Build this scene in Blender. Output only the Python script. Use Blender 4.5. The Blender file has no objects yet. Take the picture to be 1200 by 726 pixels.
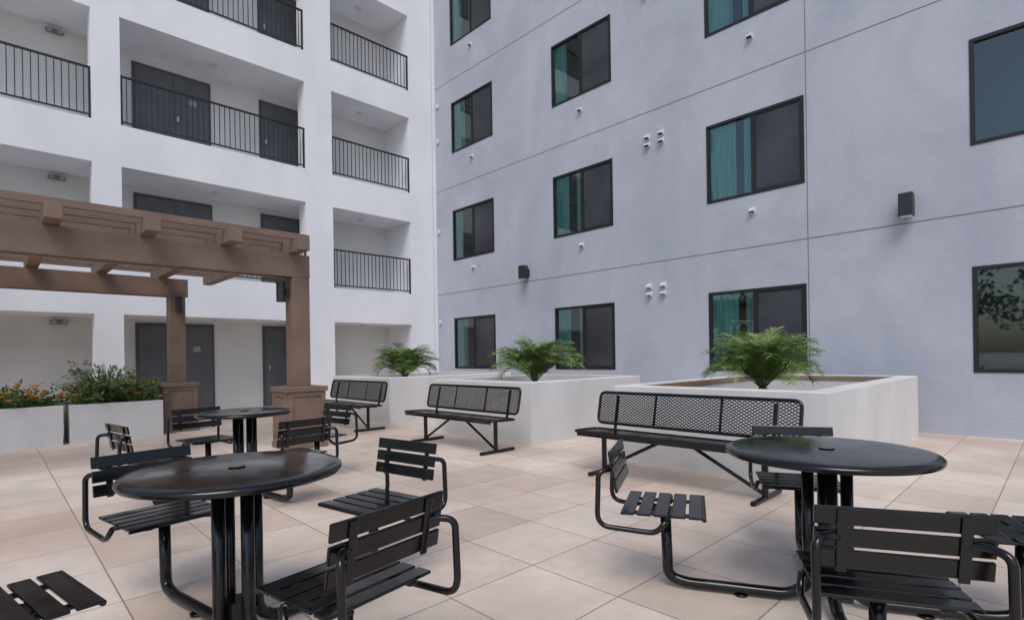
import bpy, math, random
from mathutils import Vector, Matrix
random.seed(7)
scene=bpy.context.scene

# ------------------------------------------------------------ materials
def new_mat(name):
    m=bpy.data.materials.new(name); m.use_nodes=True
    nt=m.node_tree; b=nt.nodes["Principled BSDF"]
    return m,nt,b
def simple(name,col,rough=.5,metal=0,coat=0,spec=.5):
    m,nt,b=new_mat(name)
    b.inputs["Base Color"].default_value=(*col,1); b.inputs["Roughness"].default_value=rough
    b.inputs["Metallic"].default_value=metal; b.inputs["Coat Weight"].default_value=coat
    b.inputs["Specular IOR Level"].default_value=spec
    return m
def noisy(name,c1,c2,scale=3,rough=.8,bump=.0,bscale=80,stretch=(1,1,1),detail=4,lo=.35,hi=.65,coat=0,rvar=0):
    m,nt,b=new_mat(name); N=nt.nodes.new; L=nt.links.new
    tc=N("ShaderNodeTexCoord"); mp=N("ShaderNodeMapping"); mp.inputs["Scale"].default_value=stretch
    L(tc.outputs["Object"],mp.inputs[0])
    n=N("ShaderNodeTexNoise"); n.inputs["Scale"].default_value=scale; n.inputs["Detail"].default_value=detail
    L(mp.outputs[0],n.inputs["Vector"])
    r=N("ShaderNodeValToRGB"); r.color_ramp.elements[0].position=lo; r.color_ramp.elements[1].position=hi
    r.color_ramp.elements[0].color=(*c1,1); r.color_ramp.elements[1].color=(*c2,1)
    L(n.outputs["Fac"],r.inputs[0]); L(r.outputs[0],b.inputs["Base Color"])
    b.inputs["Roughness"].default_value=rough; b.inputs["Coat Weight"].default_value=coat
    if bump:
        n2=N("ShaderNodeTexNoise"); n2.inputs["Scale"].default_value=bscale; n2.inputs["Detail"].default_value=2
        L(tc.outputs["Object"],n2.inputs["Vector"])
        bp=N("ShaderNodeBump"); bp.inputs["Strength"].default_value=bump; bp.inputs["Distance"].default_value=.01
        L(n2.outputs["Fac"],bp.inputs["Height"]); L(bp.outputs[0],b.inputs["Normal"])
    return m

M_white=noisy("white_stucco",(.72,.745,.785),(.79,.81,.845),1.2,.9,.4,45,(1,1,.5))
M_corr=noisy("corridor_paint",(.62,.625,.62),(.70,.705,.70),.8,.85,.15,60)
M_planter=noisy("planter_stucco",(.58,.58,.58),(.68,.68,.68),1.6,.85,.35,70,(1,1,.6),6,.3,.7)
M_door=noisy("door_paint",(.085,.092,.105),(.11,.118,.13),2,.5)
M_frame=simple("window_frame_bronze",(.022,.020,.020),.4,.3)
M_screen=noisy("insect_screen",(.026,.028,.036),(.050,.054,.066),1.1,.30)
M_dark=simple("room_interior",(.09,.115,.12),.9)
def blackmetal():
    m,nt,b=new_mat("black_gloss_powder_coat"); N=nt.nodes.new; L=nt.links.new
    b.inputs["Base Color"].default_value=(.005,.005,.006,1)
    b.inputs["Specular IOR Level"].default_value=.45
    tc=N("ShaderNodeTexCoord"); n=N("ShaderNodeTexNoise"); n.inputs["Scale"].default_value=6; n.inputs["Detail"].default_value=6; L(tc.outputs["Object"],n.inputs["Vector"])
    mr=N("ShaderNodeMapRange"); mr.inputs[1].default_value=.35; mr.inputs[2].default_value=.7; mr.inputs[3].default_value=.09; mr.inputs[4].default_value=.25
    L(n.outputs["Fac"],mr.inputs[0]); L(mr.outputs[0],b.inputs["Roughness"])
    return m
M_black=blackmetal()
M_blackrail=simple("railing_black",(.015,.016,.02),.45)
M_wood=noisy("pergola_brown_paint",(.165,.112,.086),(.205,.142,.110),3,.6,.15,40)
M_stucbr=noisy("pier_brown_stucco",(.165,.112,.085),(.21,.146,.112),4,.85,.3,60)
M_soil=noisy("soil",(.03,.022,.016),(.09,.065,.045),12,1,.8,20)
M_rust=simple("planter_liner",(.26,.17,.12),.8)
M_lamp=simple("lamp_black",(.02,.02,.022),.4)
M_lens=simple("lamp_lens",(.75,.76,.78),.4)
M_vent=simple("vent_light_grey",(.62,.63,.65),.5)
M_ventd=simple("vent_dark",(.05,.05,.055),.6)
M_joint=simple("stucco_joint",(.17,.175,.195),.9)
M_curt=noisy("teal_curtain",(.34,.66,.63),(.75,.92,.89),6,.8,0,1,(8,8,.2))

def stucco_grey():
    m,nt,b=new_mat("blue_grey_stucco"); N=nt.nodes.new; L=nt.links.new
    tc=N("ShaderNodeTexCoord")
    mp=N("ShaderNodeMapping"); mp.inputs["Scale"].default_value=(1,1,.7); L(tc.outputs["Object"],mp.inputs[0])
    a=N("ShaderNodeTexNoise"); a.inputs["Scale"].default_value=.6; a.inputs["Detail"].default_value=7; a.inputs["Roughness"].default_value=.66; a.inputs["Distortion"].default_value=.5
    L(mp.outputs[0],a.inputs["Vector"])
    r=N("ShaderNodeValToRGB"); e=r.color_ramp.elements
    e[0].position=.30; e[0].color=(.335,.368,.44,1); e[1].position=.70; e[1].color=(.455,.485,.555,1)
    L(a.outputs["Fac"],r.inputs[0]); L(r.outputs[0],b.inputs["Base Color"]); b.inputs["Roughness"].default_value=.85
    n2=N("ShaderNodeTexNoise"); n2.inputs["Scale"].default_value=18; n2.inputs["Detail"].default_value=4; n2.inputs["Roughness"].default_value=.75
    L(tc.outputs["Object"],n2.inputs["Vector"])
    bp=N("ShaderNodeBump"); bp.inputs["Strength"].default_value=.4; bp.inputs["Distance"].default_value=.015; L(n2.outputs["Fac"],bp.inputs["Height"])
    L(bp.outputs[0],b.inputs["Normal"])
    return m
M_grey=stucco_grey()

def glass():
    m=bpy.data.materials.new("window_glass"); m.use_nodes=True; nt=m.node_tree; nt.nodes.clear(); N=nt.nodes.new; L=nt.links.new
    o=N("ShaderNodeOutputMaterial"); mx=N("ShaderNodeMixShader"); t=N("ShaderNodeBsdfTransparent"); t.inputs[0].default_value=(.64,.86,.84,1)
    g=N("ShaderNodeBsdfGlossy"); g.inputs["Roughness"].default_value=.02; g.inputs[0].default_value=(.85,.97,.97,1)
    f=N("ShaderNodeFresnel"); f.inputs[0].default_value=2.1
    tc=N("ShaderNodeTexCoord"); n=N("ShaderNodeTexNoise"); n.inputs["Scale"].default_value=1.3; n.inputs["Detail"].default_value=1; L(tc.outputs["Object"],n.inputs["Vector"])
    b=N("ShaderNodeBump"); b.inputs["Strength"].default_value=.05; b.inputs["Distance"].default_value=.05; L(n.outputs["Fac"],b.inputs["Height"]); L(b.outputs[0],g.inputs["Normal"])
    L(f.outputs[0],mx.inputs[0]); L(t.outputs[0],mx.inputs[1]); L(g.outputs[0],mx.inputs[2]); L(mx.outputs[0],o.inputs[0])
    return m
M_glass=glass()

TILE=.61
def paver():
    m,nt,b=new_mat("concrete_pavers"); N=nt.nodes.new; L=nt.links.new
    def math_(op,a,bv=None):
        n=N("ShaderNodeMath"); n.operation=op
        for i,v in enumerate((a,bv)):
            if v is None: continue
            if isinstance(v,(int,float)): n.inputs[i].default_value=v
            else: L(v,n.inputs[i])
        return n.outputs[0]
    tc=N("ShaderNodeTexCoord"); sp=N("ShaderNodeSeparateXYZ"); L(tc.outputs["Object"],sp.inputs[0])
    ux=math_('DIVIDE',math_('ADD',sp.outputs[0],100*TILE+.12),TILE); uy=math_('DIVIDE',math_('ADD',sp.outputs[1],100*TILE+.2),TILE)
    fx=math_('FLOOR',ux); fy=math_('FLOOR',uy)
    cb=N("ShaderNodeCombineXYZ"); L(fx,cb.inputs[0]); L(fy,cb.inputs[1])
    wn=N("ShaderNodeTexWhiteNoise"); wn.noise_dimensions='2D'; L(cb.outputs[0],wn.inputs["Vector"])
    r=N("ShaderNodeValToRGB"); e=r.color_ramp.elements
    e[0].position=0; e[0].color=(.58,.475,.395,1); e[1].position=1; e[1].color=(.70,.615,.54,1)
    k=e.new(.35); k.color=(.64,.54,.46,1); k=e.new(.7); k.color=(.67,.575,.50,1)
    L(wn.outputs["Value"],r.inputs[0])
    ns=N("ShaderNodeTexNoise"); ns.inputs["Scale"].default_value=.8; ns.inputs["Detail"].default_value=5; ns.inputs["Roughness"].default_value=.6; L(tc.outputs["Object"],ns.inputs["Vector"])
    mr=N("ShaderNodeMapRange"); mr.inputs[1].default_value=.35; mr.inputs[2].default_value=.6; mr.inputs[3].default_value=.84; mr.inputs[4].default_value=1.04; L(ns.outputs["Fac"],mr.inputs[0])
    nf=N("ShaderNodeTexNoise"); nf.inputs["Scale"].default_value=9; nf.inputs["Detail"].default_value=6; nf.inputs["Roughness"].default_value=.75; L(tc.outputs["Object"],nf.inputs["Vector"])
    mf=N("ShaderNodeMapRange"); mf.inputs[1].default_value=.3; mf.inputs[2].default_value=.7; mf.inputs[3].default_value=.90; mf.inputs[4].default_value=1.07; L(nf.outputs["Fac"],mf.inputs[0])
    sc=math_('MULTIPLY',mr.outputs[0],mf.outputs[0])
    v=N("ShaderNodeVectorMath"); v.operation='SCALE'; L(r.outputs[0],v.inputs[0]); L(sc,v.inputs["Scale"])
    ns2=N("ShaderNodeTexNoise"); ns2.inputs["Scale"].default_value=.42; ns2.inputs["Detail"].default_value=4; ns2.inputs["Distortion"].default_value=.8
    mp=N("ShaderNodeMapping"); mp.inputs["Location"].default_value=(4.3,1.7,0); L(tc.outputs["Object"],mp.inputs[0]); L(mp.outputs[0],ns2.inputs["Vector"])
    ms=N("ShaderNodeMapRange"); ms.inputs[1].default_value=.50; ms.inputs[2].default_value=.66; ms.inputs[3].default_value=0; ms.inputs[4].default_value=.55; L(ns2.outputs["Fac"],ms.inputs[0])
    mxs=N("ShaderNodeMix"); mxs.data_type='RGBA'; L(ms.outputs[0],mxs.inputs[0]); L(v.outputs[0],mxs.inputs[6]); mxs.inputs[7].default_value=(.50,.365,.29,1)
    def edge(u):
        fr=math_('FRACT',u); return math_('MINIMUM',fr,math_('SUBTRACT',1,fr))
    d=math_('MINIMUM',edge(ux),edge(uy))
    j=N("ShaderNodeMapRange"); j.inputs[1].default_value=.003; j.inputs[2].default_value=.009; j.inputs[3].default_value=0; j.inputs[4].default_value=1; L(d,j.inputs[0])
    mj=N("ShaderNodeMix"); mj.data_type='RGBA'; L(j.outputs[0],mj.inputs[0]); mj.inputs[6].default_value=(.27,.20,.16,1); L(mxs.outputs[2],mj.inputs[7])
    L(mj.outputs[2],b.inputs["Base Color"])
    rr=N("ShaderNodeMapRange"); rr.inputs[1].default_value=.35; rr.inputs[2].default_value=.6; rr.inputs[3].default_value=.34; rr.inputs[4].default_value=.62; L(ns.outputs["Fac"],rr.inputs[0]); L(rr.outputs[0],b.inputs["Roughness"])
    bp=N("ShaderNodeBump"); bp.inputs["Strength"].default_value=.4; bp.inputs["Distance"].default_value=.004
    L(j.outputs[0],bp.inputs["Height"]); L(bp.outputs[0],b.inputs["Normal"])
    return m
M_paver=paver()

def leafmat(name,c1,c2,sc=7):
    m,nt,b=new_mat(name); N=nt.nodes.new; L=nt.links.new
    tc=N("ShaderNodeTexCoord"); n=N("ShaderNodeTexNoise"); n.inputs["Scale"].default_value=sc; L(tc.outputs["Object"],n.inputs["Vector"])
    r=N("ShaderNodeValToRGB"); r.color_ramp.elements[0].position=.35; r.color_ramp.elements[1].position=.65
    r.color_ramp.elements[0].color=(*c1,1); r.color_ramp.elements[1].color=(*c2,1); L(n.outputs["Fac"],r.inputs[0]); L(r.outputs[0],b.inputs["Base Color"])
    b.inputs["Roughness"].default_value=.45
    return m
M_palm=leafmat("palm_leaf",(.07,.14,.04),(.24,.34,.09))
M_bush=leafmat("shrub_leaf",(.05,.11,.035),(.16,.25,.07),9)
M_tree=leafmat("tree_leaf",(.03,.06,.02),(.08,.12,.04),.6)
M_stem=simple("palm_stem",(.16,.13,.06),.8)
M_flower=leafmat("orange_flower",(.85,.22,.03),(.90,.55,.04),5)

# ------------------------------------------------------------ geometry helpers
class MB:
    def __init__(s): s.v=[]; s.f=[]
    def quad(s,a,b,c,d):
        i=len(s.v); s.v+= [tuple(a),tuple(b),tuple(c),tuple(d)]; s.f.append((i,i+1,i+2,i+3))
    def tri(s,a,b,c):
        i=len(s.v); s.v+=[tuple(a),tuple(b),tuple(c)]; s.f.append((i,i+1,i+2))
    def box(s,x0,x1,y0,y1,z0,z1,M=None):
        i=len(s.v)
        P=[(x0,y0,z0),(x1,y0,z0),(x1,y1,z0),(x0,y1,z0),(x0,y0,z1),(x1,y0,z1),(x1,y1,z1),(x0,y1,z1)]
        if M: P=[tuple(M@Vector(p)) for p in P]
        s.v+=P
        s.f+=[(i,i+3,i+2,i+1),(i+4,i+5,i+6,i+7),(i,i+1,i+5,i+4),(i+1,i+2,i+6,i+5),(i+2,i+3,i+7,i+6),(i+3,i,i+4,i+7)]
    def cyl(s,c,r,z0,z1,n=32,r2=None,M=None,off=(0,0)):
        r2=r if r2 is None else r2
        i=len(s.v); P=[]
        for k in range(n):
            a=2*math.pi*k/n; P.append((c[0]+r*math.cos(a),c[1]+r*math.sin(a),z0))
        for k in range(n):
            a=2*math.pi*k/n; P.append((c[0]+r2*math.cos(a),c[1]+r2*math.sin(a),z1))
        if M: P=[tuple(M@Vector(p)) for p in P]
        s.v+=P
        for k in range(n):
            j=(k+1)%n; s.f.append((i+k,i+j,i+n+j,i+n+k))
        s.f.append(tuple(i+k for k in reversed(range(n)))); s.f.append(tuple(i+n+k for k in range(n)))
    def tube(s,pts,r,n=10,closed=False,M=None,flat=1.0):
        pts=[Vector(p) for p in pts]
        if M: pts=[M@p for p in pts]
        m=len(pts); T=[]
        for k in range(m):
            if closed: t=pts[(k+1)%m]-pts[k-1]
            else: t=pts[min(k+1,m-1)]-pts[max(k-1,0)]
            T.append(t.normalized())
        up=Vector((0,0,1)) if abs(T[0].z)<.9 else Vector((1,0,0))
        nr=(up-T[0]*up.dot(T[0])).normalized(); i=len(s.v)
        for k in range(m):
            nr=(nr-T[k]*nr.dot(T[k])).normalized(); bn=T[k].cross(nr)
            for q in range(n):
                a=2*math.pi*q/n; s.v.append(tuple(pts[k]+nr*(r*math.cos(a))+bn*(r*flat*math.sin(a))))
        for k in range(m if closed else m-1):
            k2=(k+1)%m
            for q in range(n):
                q2=(q+1)%n; s.f.append((i+k*n+q,i+k*n+q2,i+k2*n+q2,i+k2*n+q))
        if not closed:
            s.f.append(tuple(i+q for q in reversed(range(n)))); s.f.append(tuple(i+(m-1)*n+q for q in range(n)))
    def obj(s,name,mat,parent=None,smooth=False,bevel=0,loc=None,rot=0):
        me=bpy.data.meshes.new(name); me.from_pydata(s.v,[],s.f); me.materials.append(mat)
        o=bpy.data.objects.new(name,me); scene.collection.objects.link(o)
        if smooth:
            for p in me.polygons: p.use_smooth=len(p.vertices)<=4
        if parent: o.parent=parent
        if loc: o.location=loc
        if rot: o.rotation_euler=(0,0,rot)
        if bevel:
            b=o.modifiers.new("bevel","BEVEL"); b.width=bevel; b.segments=2; b.limit_method='ANGLE'
        return o
def fillet(pts,r,closed=False,n=6):
    pts=[Vector(p) for p in pts]; out=[]; m=len(pts)
    for k in range(m):
        if not closed and k in (0,m-1): out.append(pts[k]); continue
        p=pts[k]; a=pts[k-1]-p; b=pts[(k+1)%m]-p
        rr=r[k] if isinstance(r,(list,tuple)) else r
        d=min(rr,a.length*.49,b.length*.49); A=p+a.normalized()*d; B=p+b.normalized()*d
        for q in range(n+1):
            t=q/n; out.append(A*(1-t)**2+p*2*t*(1-t)+B*t*t)
    return out
def empty(name,loc=(0,0,0),rot=0):
    e=bpy.data.objects.new(name,None); scene.collection.objects.link(e); e.location=loc; e.rotation_euler=(0,0,rot); e.empty_display_size=.2
    return e

# ------------------------------------------------------------ ground
g=MB(); g.quad((-200,-200,0),(200,-200,0),(200,200,0),(-200,200,0)); g.obj("ground",M_paver)

# ------------------------------------------------------------ right building (blue-grey stucco)
XW=10.12; YC=13.73; TOP=16.6
B2=empty("apartment_building")
cols=[(11.06,12.90),(7.08,8.86),(3.11,4.87),(-.85,.93),(-4.9,-3.1)]
rows=[(.915+3.245*k,.915+3.245*k+1.515) for k in range(5)]
ops=[(a,b,z0,z1) for a,b in cols for z0,z1 in rows]
Y0=-9.; 
w=MB()
ys=sorted(set([Y0,YC]+[v for c in cols for v in c])); zs=sorted(set([0,TOP]+[v for r in rows for v in r]))
for i in range(len(ys)-1):
    for j in range(len(zs)-1):
        ym=(ys[i]+ys[i+1])/2; zm=(zs[j]+zs[j+1])/2
        if any(a<ym<b and c<zm<d for a,b,c,d in ops): continue
        w.quad((XW,ys[i],zs[j]),(XW,ys[i],zs[j+1]),(XW,ys[i+1],zs[j+1]),(XW,ys[i+1],zs[j]))
D=.12
for a,b,c,d in ops:
    w.quad((XW,a,c),(XW+D,a,c),(XW+D,a,d),(XW,a,d)); w.quad((XW,b,c),(XW,b,d),(XW+D,b,d),(XW+D,b,c))
    w.quad((XW,a,c),(XW,b,c),(XW+D,b,c),(XW+D,a,c)); w.quad((XW,a,d),(XW+D,a,d),(XW+D,b,d),(XW,b,d))
w.quad((XW,Y0,TOP),(XW+9,Y0,TOP),(XW+9,YC,TOP),(XW,YC,TOP))
w.quad((XW,Y0,0),(XW+9,Y0,0),(XW+9,Y0,TOP),(XW,Y0,TOP)); w.quad((XW+9,Y0,0),(XW+9,YC,0),(XW+9,YC,TOP),(XW+9,Y0,TOP))
w.obj("stucco_wall",M_grey,B2)
j=MB()
for z in (3.195,6.40,9.62,12.9): j.box(XW-.003,XW+.01,Y0,YC,z-.008,z+.008)
for y in (3.075,): 
    zz=[0]+[z for z in (3.195,6.40,9.62,12.9)]+[TOP]
    for a,b in zip(zz[:-1],zz[1:]): j.box(XW-.003,XW+.01,y-.007,y+.007,a+.0085,b-.0085)
j.obj("control_joints",M_joint,B2)
fr=MB(); gl=MB(); sc=MB(); rm=MB(); cu=MB()
for ci,(a,b) in enumerate(cols):
    for ri,(c,d) in enumerate(rows):
        x0=XW-.012; x1=XW+.06; t=.05
        fr.box(x0,x1,a+.002,b-.002,c+.002,c+t); fr.box(x0,x1,a+.002,b-.002,d-t,d-.002)
        fr.box(x0,x1,a+.002,a+t,c+t,d-t); fr.box(x0,x1,b-t,b-.002,c+t,d-t)
        mid=a+(b-a)*.5
        fr.box(x0+.012,x1,mid-.03,mid+.03,c+t,d-t)
        gl.quad((XW+.035,mid+.03,c+t),(XW+.035,mid+.03,d-t),(XW+.035,b-t,d-t),(XW+.035,b-t,c+t))
        s0,s1=a+t,mid-.03
        fr.box(XW+.005,XW+.03,s0,s0+.03,c+t,d-t); fr.box(XW+.005,XW+.03,s1-.025,s1,c+t,d-t)
        fr.box(XW+.005,XW+.03,s0+.03,s1-.025,c+t,c+t+.03); fr.box(XW+.005,XW+.03,s0+.03,s1-.025,d-t-.03,d-t)
        (sc if ci!=3 else gl).quad((XW+.018,s0+.03,c+t+.03),(XW+.018,s0+.03,d-t-.03),(XW+.018,s1-.025,d-t-.03),(XW+.018,s1-.025,c+t+.03))
        X2=XW+1.0; A=a-.1;Bb=b+.1;C=c-.2;Dd=d+.2
        rm.quad((X2,A,C),(X2,Bb,C),(X2,Bb,Dd),(X2,A,Dd)); 
        rm.quad((XW+D,A,C),(X2,A,C),(X2,A,Dd),(XW+D,A,Dd)); rm.quad((XW+D,Bb,C),(XW+D,Bb,Dd),(X2,Bb,Dd),(X2,Bb,C))
        rm.quad((XW+D,A,C),(XW+D,Bb,C),(X2,Bb,C),(X2,A,C)); rm.quad((XW+D,A,Dd),(X2,A,Dd),(X2,Bb,Dd),(XW+D,Bb,Dd))
        rnd=random.Random(ci*11+ri)
        def curtain(y0,y1,xx):
            n=int(abs(y1-y0)/.012); pr=None
            for k in range(n+1):
                y=y0+(y1-y0)*k/n; x=xx+.022*math.sin(k*.75+rnd.random()*.5)
                if pr: cu.quad((pr[0],pr[1],c-.05),(x,y,c-.05),(x,y,d+.05),(pr[0],pr[1],d+.05))
                pr=(x,y)
        if ci!=3:
            curtain(b+.03,b-.05-.30-rnd.random()*.22,XW+.09)
            if rnd.random()<.75: curtain(mid+.16+rnd.random()*.12,mid-.1,XW+.10)
fr.obj("window_frames",M_frame,B2); gl.obj("window_glass",M_glass,B2); sc.obj("window_screens",M_screen,B2); rm.obj("window_rooms",M_dark,B2); cu.obj("window_curtains",M_curt,B2,smooth=True)
vt=MB(); vd=MB()
def vent(y,z,s=.05):
    vt.box(XW-.012,XW,y-s,y+s,z-s*1.1,z+s*1.1)
    i=len(vt.v); x=XW-.012
    P=[(x,y-s*.85,z+s*.9),(x,y+s*.85,z+s*.9),(x-s*1.5,y+s*.85,z+s*.1),(x-s*1.5,y-s*.85,z+s*.1),(x,y-s*.85,z-s*.7),(x,y+s*.85,z-s*.7),(x-s*1.5,y+s*.85,z-s*.45),(x-s*1.5,y-s*.85,z-s*.45)]
    vt.v+=P; vt.f+=[(i,i+1,i+2,i+3),(i,i+3,i+7,i+4),(i+1,i+5,i+6,i+2),(i+3,i+2,i+6,i+7)]
    vd.quad((x-.002,y-s*.8,z-s*.65),(x-.002,y+s*.8,z-s*.65),(x-s*1.45,y+s*.8,z-s*.43),(x-s*1.45,y-s*.8,z-s*.43))
for z in (5.78,2.605,9.0):
    for y in (5.84,6.17):
        vent(y,z+.08,.06); vent(y,z-.08,.06)
for z in (3.86,7.06,10.3):
    for y in (4.0,7.97,11.95,.1): vent(y,z,.055)
for z in (2.3,5.1,7.9,9.0): vt.box(XW-.05,XW-.0005,13.52,13.62,z,z+.13)
vt.obj("wall_vents",M_vent,B2,smooth=False); vd.obj("wall_vent_openings",M_ventd,B2)

def wall_lamp(y,z):
    e=empty("wall_lamp",(XW,y,z))
    m=MB(); m.box(-.035,0,-.07,.07,-.1,.1); m.box(-.08,-.035,-.03,.03,-.04,.04); m.obj("bracket",M_lamp,e,bevel=.005)
    m=MB(); m.box(-.26,-.08,-.09,.09,-.17,.17); m.obj("housing",M_lamp,e,bevel=.008)
    m=MB(); m.box(-.24,-.10,-.07,.07,-.178,-.1705); m.obj("lens",M_lens,e)
wall_lamp(9.79,3.42); wall_lamp(1.66,3.44)

# ------------------------------------------------------------ left building (white, open corridors)
B1=empty("apartment_building"); 
XL=-9.
floors=[0,3.17,6.21,9.28,12.4]
tops=[2.25,5.34,8.47,11.55,14.7]
YB=15.05
cc=[(-3.4,-2.9),(1.54,2.03),(5.95,6.69)]
w=MB()
for k in range(5):
    zt=floors[k+1] if k<4 else TOP
    w.box(XL,9.15,YC,YB,tops[k],zt)
    for a,b in cc: w.box(a,b,YC,YC+.42,floors[k],tops[k])
w.box(9.15,XW,YC,YB,0,TOP)
w.obj("stucco_frame",M_white,B1)
w=MB(); w.box(XL,XW+9,YB,YB+8,0,TOP); w.obj("corridor_wall",M_corr,B1)
w=MB(); w.box(9.985,9.997,YC-.004,YC,0,TOP)
w.obj("control_joints",simple("white_joint",(.42,.43,.45),.9),B1)
rl=MB()
bays=[(-2.9,1.54),(2.03,5.95),(6.69,9.15),(XL,-3.4)]
for k in range(1,5):
    z=floors[k]
    for a,b in bays:
        yr=YC+.04
        rl.box(a,b,yr-.025,yr+.025,z+1.02,z+1.055)
        rl.box(a,b,yr-.015,yr+.015,z+.07,z+.10)
        n=int((b-a)/.112)
        for q in range(1,n): 
            x=a+(b-a)*q/n; rl.box(x-.008,x+.008,yr-.008,yr+.008,z+.10,z+1.02)
        for x in (a+.02,b-.02): rl.box(x-.02,x+.02,yr-.02,yr+.02,z+.0,z+1.02)
rl.obj("railings",M_blackrail,B1)
dr=MB(); df=MB(); hd=MB(); sg=MB()
fl=[0.03,3.05,6.1,9.2,12.3]
for k in range(5):
    z=fl[k]
    for a,b in ((2.50,4.03),(5.33,6.28)):
        df.box(a-.06,b+.06,YB-.03,YB,z,z+2.14)
        if b-a>1.2:
            m_=(a+b)/2; dr.box(a,m_-.004,YB-.05,YB-.0305,z+.01,z+2.07); dr.box(m_+.004,b,YB-.05,YB-.0305,z+.01,z+2.07)
            hd.box(m_+.06,m_+.1,YB-.11,YB-.05,z+.95,z+1.08); sg.box(b-.42,b-.26,YB-.056,YB-.05,z+1.45,z+1.58)
        else:
            dr.box(a,b,YB-.05,YB-.0305,z+.01,z+2.07); hd.box(a+.06,a+.1,YB-.11,YB-.05,z+.95,z+1.08)
dr.obj("corridor_doors",M_door,B1,bevel=.003); df.obj("door_frames",simple("door_frame_grey",(.07,.075,.085),.5),B1); hd.obj("door_handles",simple("steel",(.5,.5,.5),.3,1),B1); sg.obj("door_signs",simple("door_sign",(.3,.3,.31),.5),B1)
li=MB(); 
for k in range(5):
    for x in (4.0,7.9): li.cyl((x,14.4),.09,tops[k]-.05,tops[k],20)
li.obj("corridor_ceiling_lights",M_vent,B1)
em=MB(); ems=MB()
for k in range(5):
    z=tops[k]-.12; em.box(.93,1.23,YB-.08,YB,z-.05,z+.05); 
    for x in (.99,1.17): ems.cyl((0,0),.045,0,.03,14,M=Matrix.Translation((x,YB-.08,z))@Matrix.Rotation(math.pi/2,4,'X'))
em.obj("emergency_lights",simple("emergency_grey",(.18,.18,.19),.5),B1,bevel=.03); ems.obj("emergency_light_lamps",simple("emergency_lens",(.35,.37,.38),.3),B1)

# ------------------------------------------------------------ planters
def planter(x0,x1,y0,y1,h,t=.2,liner=True,soil=.3):
    e=empty("planter_box",((x0+x1)/2,(y0+y1)/2,0)); a=(x1-x0)/2; b=(y1-y0)/2
    m=MB(); i=[(-a,-b),(a,-b),(a,b),(-a,b)]; o=[(-a+t,-b+t),(a-t,-b+t),(a-t,b-t),(-a+t,b-t)]; cf=.008
    i2=[(-a+cf,-b+cf),(a-cf,-b+cf),(a-cf,b-cf),(-a+cf,b-cf)]
    for k in range(4):
        p,q=i[k],i[(k+1)%4]; p2,q2=i2[k],i2[(k+1)%4]; r,s_=o[k],o[(k+1)%4]
        m.quad((*p,0),(*q,0),(*q,h-cf),(*p,h-cf)); m.quad((*p,h-cf),(*q,h-cf),(*q2,h),(*p2,h)); m.quad((*p2,h),(*q2,h),(*s_,h),(*r,h)); m.quad((*r,h),(*s_,h),(*s_,h-.45),(*r,h-.45))
    m.obj("walls",M_planter,e)
    if liner:
        m=MB(); z0,z1=h-.075,h-.012; q=.012
        m.box(-a+t,a-t,-b+t,-b+t+q,z0,z1); m.box(-a+t,a-t,b-t-q,b-t,z0,z1); m.box(-a+t,-a+t+q,-b+t+q,b-t-q,z0,z1); m.box(a-t-q,a-t,-b+t+q,b-t-q,z0,z1)
        m.obj("liner",M_rust,e)
    m=MB(); n=14
    rr=random.Random(3); H=[[h-soil+rr.uniform(-.02,.02) for _ in range(n+1)] for _ in range(n+1)]
    X=lambda k:(-a+t+.013)+(2*a-2*t-.026)*k/n; Y=lambda k:(-b+t+.013)+(2*b-2*t-.026)*k/n
    for p in range(n):
        for q in range(n): m.quad((X(p),Y(q),H[p][q]),(X(p+1),Y(q),H[p+1][q]),(X(p+1),Y(q+1),H[p+1][q+1]),(X(p),Y(q+1),H[p][q+1]))
    m.obj("soil",M_soil,e)
planter(5.40,9.6,1.50,3.80,.88); planter(5.40,8.15,5.20,7.45,.88,liner=False); planter(5.40,8.6,8.90,11.2,.88,liner=False)
planter(-2.0,.80,10.75,11.7,.60,.09,False,.08); planter(.88,2.12,10.75,11.7,.60,.09,False,.08)

def palm(x,y,z,R,seed):
    e=empty("palm_plant",(x,y,z)); rn=random.Random(seed)
    L=MB(); S=MB(); st=MB()
    st.cyl((0,0),.09,-.05,.20,12,r2=.05)
    nf=76
    for k in range(nf):
        az=k*2.39996+rn.uniform(-.25,.25); f=k/nf
        el=math.radians(90-f*44+rn.uniform(-8,8)); ln=R*rn.uniform(.95,1.3)
        d=Vector((math.cos(az),math.sin(az),0)); side=Vector((-math.sin(az),math.cos(az),0))
        p=d*.03+Vector((0,0,.2)); pts=[p.copy()]; n=20; drop=math.radians(rn.uniform(65,130))
        for q in range(n):
            ang=el-drop*((q/n)**1.7)
            p=p+(d*math.cos(ang)+Vector((0,0,1))*math.sin(ang))*(ln/n); pts.append(p.copy())
        S.tube(pts,.004,4)
        for q in range(3,n+1):
            for h in (0,.5):
                if q==n and h: continue
                c=pts[q] if not h else (pts[q]+pts[q+1])*.5
                t=(pts[q]-pts[q-1]).normalized(); u=q/n
                ll=R*.34*math.sin(math.pi*(.15+.75*u))**.6*rn.uniform(.75,1.15); 
                for s_ in (-1,1):
                    dr_=(side*s_*.75+t*.8+Vector((0,0,rn.uniform(-.15,.5)))).normalized()
                    tip=c+dr_*ll+Vector((0,0,-ll*.2)); mid=c+dr_*ll*.5; wv=t*.0062
                    L.tri(c-wv*.6,mid-wv,mid+wv); L.tri(c-wv*.6,mid+wv,c+wv*.6); L.tri(mid-wv,tip,mid+wv)
    L.obj("fronds",M_palm,e); S.obj("frond_stems",M_palm,e,smooth=True); st.obj("stem",M_stem,e)
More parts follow.
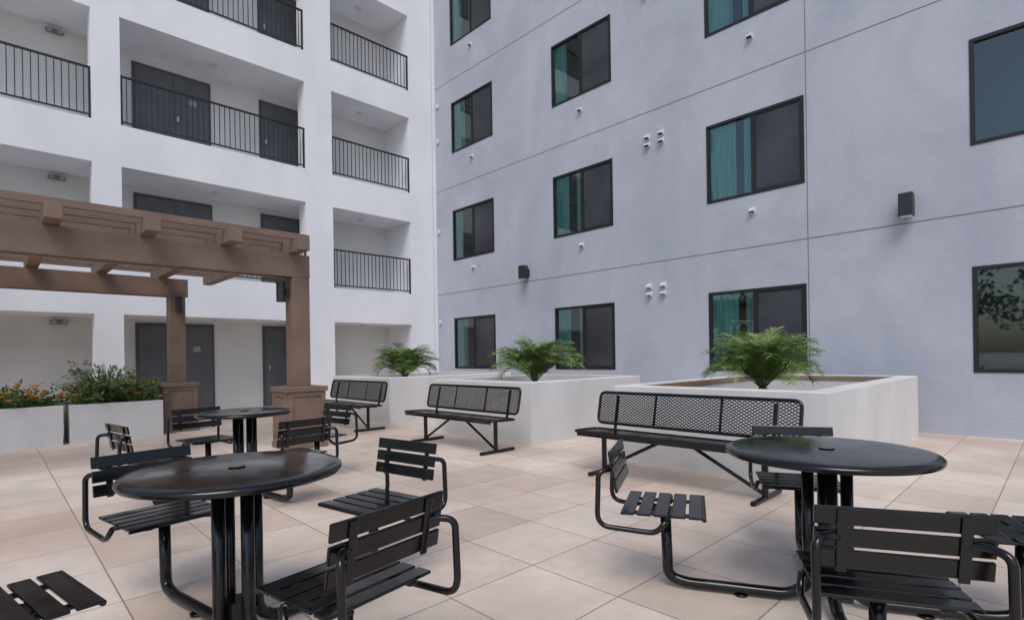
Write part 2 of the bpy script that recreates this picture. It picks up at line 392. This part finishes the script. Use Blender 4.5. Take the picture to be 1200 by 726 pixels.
palm(6.8,2.60,.62,.70,1); palm(6.65,6.3,.62,.76,2); palm(6.5,10.05,.62,.74,5)

def shrub(x,y,z,R,Ht,seed,flowers=0,blades=420,bl=.25):
    e=empty("flowering_shrub",(x,y,z)); rn=random.Random(seed); L=MB(); F=MB()
    for k in range(blades//9):
        az=rn.uniform(0,6.283); r0=rn.uniform(0,R*.5)
        d=Vector((math.cos(az),math.sin(az),0)); p=Vector((math.cos(az)*r0,math.sin(az)*r0*.8,-.05))
        ang=math.radians(rn.uniform(50,90)); ln=Ht*rn.uniform(.55,1.2); n=9
        for q in range(n):
            an=ang-math.radians(75)*(q/n)**2*rn.uniform(.6,1.2)
            p2=p+(d*math.cos(an)+Vector((0,0,1))*math.sin(an))*(ln/n)
            sd=Vector((-d.y,d.x,0))*.0025
            L.quad(p-sd,p+sd,p2+sd,p2-sd)
            for _ in range(4):
                v=Vector((rn.uniform(-1,1),rn.uniform(-1,1),rn.uniform(-.3,1))).normalized(); l=rn.uniform(.05,.10); s_=v.cross(Vector((rn.uniform(-1,1),rn.uniform(-1,1),rn.uniform(-1,1)))).normalized()*l*.17
                L.quad(p2,p2+v*l*.5+s_,p2+v*l,p2+v*l*.5-s_)
            p=p2
    for k in range(int(blades*bl)):
        az=rn.uniform(0,6.283); r0=rn.uniform(0,R*.45); a2=az+rn.uniform(-.7,.7)
        d=Vector((math.cos(a2),math.sin(a2),0)); p=Vector((math.cos(az)*r0*1.3,math.sin(az)*r0,-.05))
        ang=math.radians(rn.uniform(45,88)); ln=Ht*rn.uniform(.6,1.35); n=6; wd=rn.uniform(.005,.012); side=Vector((-d.y,d.x,0))
        pr=None
        for q in range(n+1):
            u=q/n; ww=side*wd*(1-u)**.6 if u<1 else side*0
            if pr: L.quad(pr[0]-pr[1],pr[0]+pr[1],p+ww,p-ww)
            pr=(p.copy(),ww); an=ang-math.radians(105)*u*u
            p=p+(d*math.cos(an)+Vector((0,0,1))*math.sin(an))*(ln/n)
    for k in range(flowers):
        az=rn.uniform(math.pi*.9,math.pi*2.1); r=rn.uniform(R*.5,R*1.05); c=Vector((math.cos(az)*r,math.sin(az)*r,Ht*rn.uniform(.25,.95)))
        for q in range(9):
            a=q*.7+rn.random()*.3; dd=Vector((math.cos(a),math.sin(a),rn.uniform(.1,.8))).normalized()*.06; s_=dd.cross(Vector((0,0,1))).normalized()*.022
            F.quad(c,c+dd*.5+s_,c+dd,c+dd*.5-s_)
    L.obj("leaves",M_bush,e); 
    if flowers: F.obj("flowers",M_flower,e)
shrub(.15,11.1,.52,.46,.46,11,26,420,.5); shrub(-.6,11.1,.52,.42,.5,12,18,420,.5); shrub(1.42,11.3,.52,.46,.78,13,0,420,1.6); shrub(1.85,11.1,.52,.34,.5,14,13,320,1); shrub(-1.4,11.2,.52,.4,.5,15,8,420); shrub(1.12,11.05,.52,.3,.42,16,14,320,1); shrub(.55,11.05,.52,.28,.30,17,12,260,.6)

# ------------------------------------------------------------ pergola
P=empty("pergola",(0,0,0))
pr=MB(); ps=MB(); cp=MB()
YF,YR=7.72,11.3
posts=[(3.2,YF),(2.45,YR),(-3.2,YF),(-3.2,YR)]
for x,y in posts:
    pr.box(x-.26,x+.26,y-.26,y+.26,0,.80)
    cp.box(x-.29,x+.29,y-.29,y+.29,.0,.09); cp.box(x-.30,x+.30,y-.30,y+.30,.80,.87)
    ps.box(x-.125,x+.125,y-.125,y+.125,.87,2.42)
pt=MB()
for x,y in posts:
    for s_ in (-1,1):
        for q in (0,1):
            for (u0,u1,z0,z1) in ((-.26,-.20,.09,.80),(.20,.26,.09,.80),(-.20,.20,.74,.80),(-.20,.20,.09,.15)):
                if q==0: pt.box(x+u0,x+u1,*(sorted((y+s_*.26,y+s_*.278))),z0,z1)
                else: pt.box(*(sorted((x+s_*.26,x+s_*.278))),y+u0,y+u1,z0,z1)
pr.obj("piers",M_stucbr,P); pt.obj("pier_trim",M_stucbr,P); cp.obj("pier_caps",M_stucbr,P,bevel=.008); ps.obj("posts",M_wood,P,bevel=.006)
bm_=MB()
for y in (YF,YR):
    xe=3.33 if y==YF else 2.62
    bm_.box(-4.2,xe,y-.13,y-.05,2.42,2.74); bm_.box(-4.2,xe,y+.05,y+.13,2.42,2.74)
    bm_.box(-4.2,xe-.02,y-.05,y+.05,2.46,2.70)
bm_.obj("beams",M_wood,P,bevel=.005)
rf=MB()
xs=[3.10-.87*k for k in range(9)]
for x in xs: rf.box(x-.075,x+.075,YF-.50,YR+.5,2.742,2.91)
rf.obj("rafters",M_wood,P,bevel=.005)
sl=MB()
for k in range(13):
    y=YF-.30+k*.37; sl.box(-4.3,3.25,y-.022,y+.022,2.912,2.995)
sl.obj("top_slats",M_wood,P,bevel=.003)
def post_lamp(x,y,z,dx,dy):
    e=empty("post_lamp",(x,y,z))
    m=MB(); m.box(*sorted((0,dx*.05)) if dx else (-.04,.04),*sorted((0,dy*.05)) if dy else (-.04,.04),-.05,.05); m.obj("bracket",M_lamp,e)
    m=MB(); m.cyl((dx*.11,dy*.11),.06,-.13,.13,20); m.cyl((dx*.11,dy*.11),.068,.1305,.15,20); m.obj("housing",M_lamp,e)
post_lamp(3.2-.126,YF,2.2,-1,0); post_lamp(2.45,YR-.126,2.25,0,-1)

# ------------------------------------------------------------ park benches (expanded metal)
def bench(xf,yc,Ln):
    e=empty("park_bench",(xf,yc,0)); h=Ln/2
    def panel(name,M,w):
        lt=MB(); p=.048; sw=.0042; 
        def clip(c,s_):
            k=.62; ua,va=c,0; ub,vb=c+s_*w/k,w
            if min(ua,ub)<-h or max(ua,ub)>h:
                for lim in (-h,h):
                    if (ua-lim)*(ub-lim)<0:
                        t=(lim-ua)/(ub-ua); vi=va+(vb-va)*t
                        if abs(ua)>h: ua,va=lim,vi
                        else: ub,vb=lim,vi
            if abs(ua)>h+1e-6 or abs(ub)>h+1e-6: return
            d=Vector((ub-ua,vb-va,0)); 
            if d.length<.01: return
            ang=math.atan2(d.y,d.x)
            MM=M@Matrix.Translation((ua,va,0 if s_>0 else .0012))@Matrix.Rotation(ang,4,'Z')
            lt.box(0,d.length,-sw,sw,-.003,.003,MM)
        c=-h-1
        while c<h+1:
            clip(c,1); clip(c,-1); c+=p
        lt.obj(name+"_mesh",M_black,e)
        fm=MB(); cr=.07
        fm.tube([M@Vector(v) for v in fillet([(-h,0,0),(h,0,0),(h,w,0),(-h,w,0)],cr,True)],.016,8,True)
        for u in (-h/3,h/3): fm.box(u-.012,u+.012,0,w,-.01,-.004,M)
        fm.obj(name+"_frame",M_black,e,smooth=True)
    Ms=Matrix.Translation((0,0,.45))@Matrix(((0,1,0,0),(-1,0,0,0),(0,0,1,0),(0,0,0,1)))
    panel("seat",Ms@Matrix.Rotation(math.radians(-2),4,'X'),.40)
    t=math.radians(78)
    Mb=Matrix.Translation((.43,0,.50))@Matrix(((0,math.cos(t),-math.sin(t),0),(-1,0,0,0),(0,math.sin(t),math.cos(t),0),(0,0,0,1)))
    panel("backrest",Mb,.34)
    lg=MB()
    lg.box(-.006,.006,-h+.05,h-.05,.405,.45)
    for s_ in (-1,1):
        y=s_*(h-.22)
        lg.tube(fillet([(-.02,y,.02),(.56,y,.02)],.01),.024,10)
        lg.tube(fillet([(.24,y,.02),(.24,y,.42)],.01),.028,10)
        lg.tube(fillet([(.02,y,.425),(.44,y,.405),(.52,y,.80)],.06),.018,8)
        lg.tube([(.24,y-s_*.01,.05),(.24,s_*.12,.41)],.018,8)
    lg.box(.2,.28,-.2,.2,.40,.425)
    lg.obj("legs",M_black,e,smooth=False)
bench(4.46,2.62,2.1); bench(4.46,5.95,2.0); bench(4.46,9.25,2.05)

# ------------------------------------------------------------ tables with four attached seats
def table(x,y,rot,R=.452,sr=.77,name="patio_table"):
    e=empty(name,(x,y,0),math.radians(rot))
    m=MB(); z=.772
    prof=[(0,z),(R-.05,z),(R-.012,z-.004),(R-.002,z-.012),(R,z-.022),(R-.006,z-.034),(R-.03,z-.038),(0,z-.036)]
    n=96; i0=len(m.v); m.v.append((0,0,z)); 
    for (r,zz) in prof[1:-1]:
        for k in range(n): a=2*math.pi*k/n; m.v.append((r*math.cos(a),r*math.sin(a),zz))
    m.v.append((0,0,z-.036)); L=len(prof)-2
    for k in range(n):
        k2=(k+1)%n; m.f.append((0,1+k,1+k2))
        for q in range(L-1): m.f.append((1+q*n+k,1+(q+1)*n+k,1+(q+1)*n+k2,1+q*n+k2))
        m.f.append((1+(L-1)*n+k,len(m.v)-1,1+(L-1)*n+k2))
    m.obj("tabletop",M_black,e,smooth=True)
    m=MB(); m.cyl((0,0),.035,z+.0005,z+.006,24); m.obj("umbrella_hole_cap",M_black,e)
    m=MB(); m.cyl((0,0),.15,z-.052,z-.0385,24); m.cyl((0,0),.06,.10,.18,20)
    fr_=MB(); seat=MB(); back=MB(); arm=MB()
    for q in range(4):
        Mq=Matrix.Rotation(q*math.pi/2,4,'Z')
        pts=fillet([(.085,0,z-.05),(.085,0,.10),(.17,0,.035),(sr-.10,0,.035),(sr-.01,0,.06),(sr,0,.41)],[0,.22,.1,.08,.10,0])
        fr_.tube(pts,.028,12,M=Mq)
        fr_.cyl((.40,0),.035,0,.012,16,M=Mq)
        fr_.cyl((sr,0),.075,.405,.418,18,M=Mq)
        MS=Mq@Matrix.Translation((sr,0,0))
        for k in range(5):
            u=-.19+k*.083; seat.box(u,u+.068,-.23,.23,.434,.447,MS)
        for s_ in (-1,1): 
            seat.box(-.19,.21,s_*.14-.018,s_*.14+.018,.419,.4335,MS)
        seat.tube(fillet([(-.195,-.23,.436),(-.195,.23,.436)],.01),.012,8,M=MS)
        lean=Matrix.Translation((.225,0,.545))@Matrix.Rotation(math.radians(10),4,'Y')
        for k in range(3):
            z0=k*.074; back.box(-.007,.007,-.245,.245,z0,z0+.062,MS@lean)
        for s_ in (-1,1):
            back.box(.0075,.0165,s_*.165-.016,s_*.165+.016,-.01,.205,MS@lean)
            yy=s_*.252
            arm.tube(fillet([(.245,s_*.165,.65),(.265,s_*.21,.66),(.315,yy,.65),(.325,yy,.375),(.03,yy,.36),(-.02,yy*.95,.425)],[0,.03,.06,.07,.06,0]),.0135,10,M=MS)
            arm.tube([(-.02,yy*.95,.425),(-.02,s_*.11,.425)],.0125,8,M=MS)
    m.obj("hub",M_black,e,smooth=False); fr_.obj("pedestal_arms",M_black,e,smooth=True); seat.obj("seats",M_black,e,bevel=.004); back.obj("seat_backs",M_black,e,bevel=.004); arm.obj("seat_armrests",M_black,e,smooth=True)
table(.795,2.61,10); table(2.955,.83,27,R=.465); table(1.74,5.46,9,R=.42)

# ------------------------------------------------------------ trees across the open side of the courtyard (seen in the glass)
rn=random.Random(21); T=MB(); K=MB()
for k in range(16):
    tx=-38+rn.uniform(-4,4); ty=-46+k*5.2+rn.uniform(-1,1); hh=rn.uniform(6,10)
    K.cyl((tx,ty),.28,0,hh*.6,8,r2=.12)
    for a in range(5):
        az=a*1.257+rn.random(); K.tube([(tx,ty,hh*.4),(tx+math.cos(az)*1.2,ty+math.sin(az)*1.2,hh*.65)],.07,5)
    for c in range(9):
        cx,cy,cz=tx+rn.uniform(-1.9,1.9),ty+rn.uniform(-2.2,2.2),hh*rn.uniform(.45,.95)
        for q in range(60):
            v=Vector((rn.gauss(0,1),rn.gauss(0,1),rn.gauss(0,.8)))*.55; p=Vector((cx,cy,cz))+v
            a=Vector((rn.uniform(-1,1),rn.uniform(-1,1),rn.uniform(-1,1))).normalized()*.22; b_=a.cross(Vector((rn.uniform(-1,1),rn.uniform(-1,1),rn.uniform(-1,1)))).normalized()*.14
            T.quad(p-a,p+b_,p+a,p-b_)
te=empty("distant_trees"); T.obj("leaves",M_tree,te); K.obj("trunks",M_stem,te)

# ------------------------------------------------------------ camera
A=math.radians(45.85); ro=.0155
F=Vector((math.cos(A),math.sin(A),0)); R=Vector((math.sin(A),-math.cos(A),0)); Z=Vector((0,0,1))
Rc=R*math.cos(ro)-Z*math.sin(ro); Uc=Z*math.cos(ro)+R*math.sin(ro)
cam=bpy.data.cameras.new("camera"); co=bpy.data.objects.new("camera",cam); scene.collection.objects.link(co)
Mx=Matrix((Rc,Uc,-F)).transposed().to_4x4(); Mx.translation=Vector((0,0,1.25)); co.matrix_world=Mx
cam.lens=631/1200*36; cam.sensor_width=36; cam.shift_y=54.3/1200; cam.clip_end=1000; cam.clip_start=.05
scene.camera=co

# ------------------------------------------------------------ light
el=math.radians(55); az=math.atan2(-.75,-.66)
wd=bpy.data.worlds.new("World"); scene.world=wd; wd.use_nodes=True; nt=wd.node_tree
sky=nt.nodes.new("ShaderNodeTexSky"); sky.sky_type='NISHITA'; sky.sun_disc=False; sky.sun_elevation=el; sky.sun_rotation=az
sky.air_density=1; sky.dust_density=2.5; sky.ozone_density=1.5
bg=nt.nodes["Background"]; bg.inputs[1].default_value=.15
nt.links.new(sky.outputs[0],bg.inputs[0])
sd=bpy.data.lights.new("sun","SUN"); sd.energy=1.5; sd.angle=math.radians(30); sd.color=(1,.965,.92)
so=bpy.data.objects.new("sun",sd); scene.collection.objects.link(so)
d=Vector((math.sin(az)*math.cos(el),math.cos(az)*math.cos(el),math.sin(el)))
so.rotation_euler=d.to_track_quat('Z','Y').to_euler()
scene.view_settings.view_transform='Standard'; scene.view_settings.look='None'; scene.view_settings.exposure=0
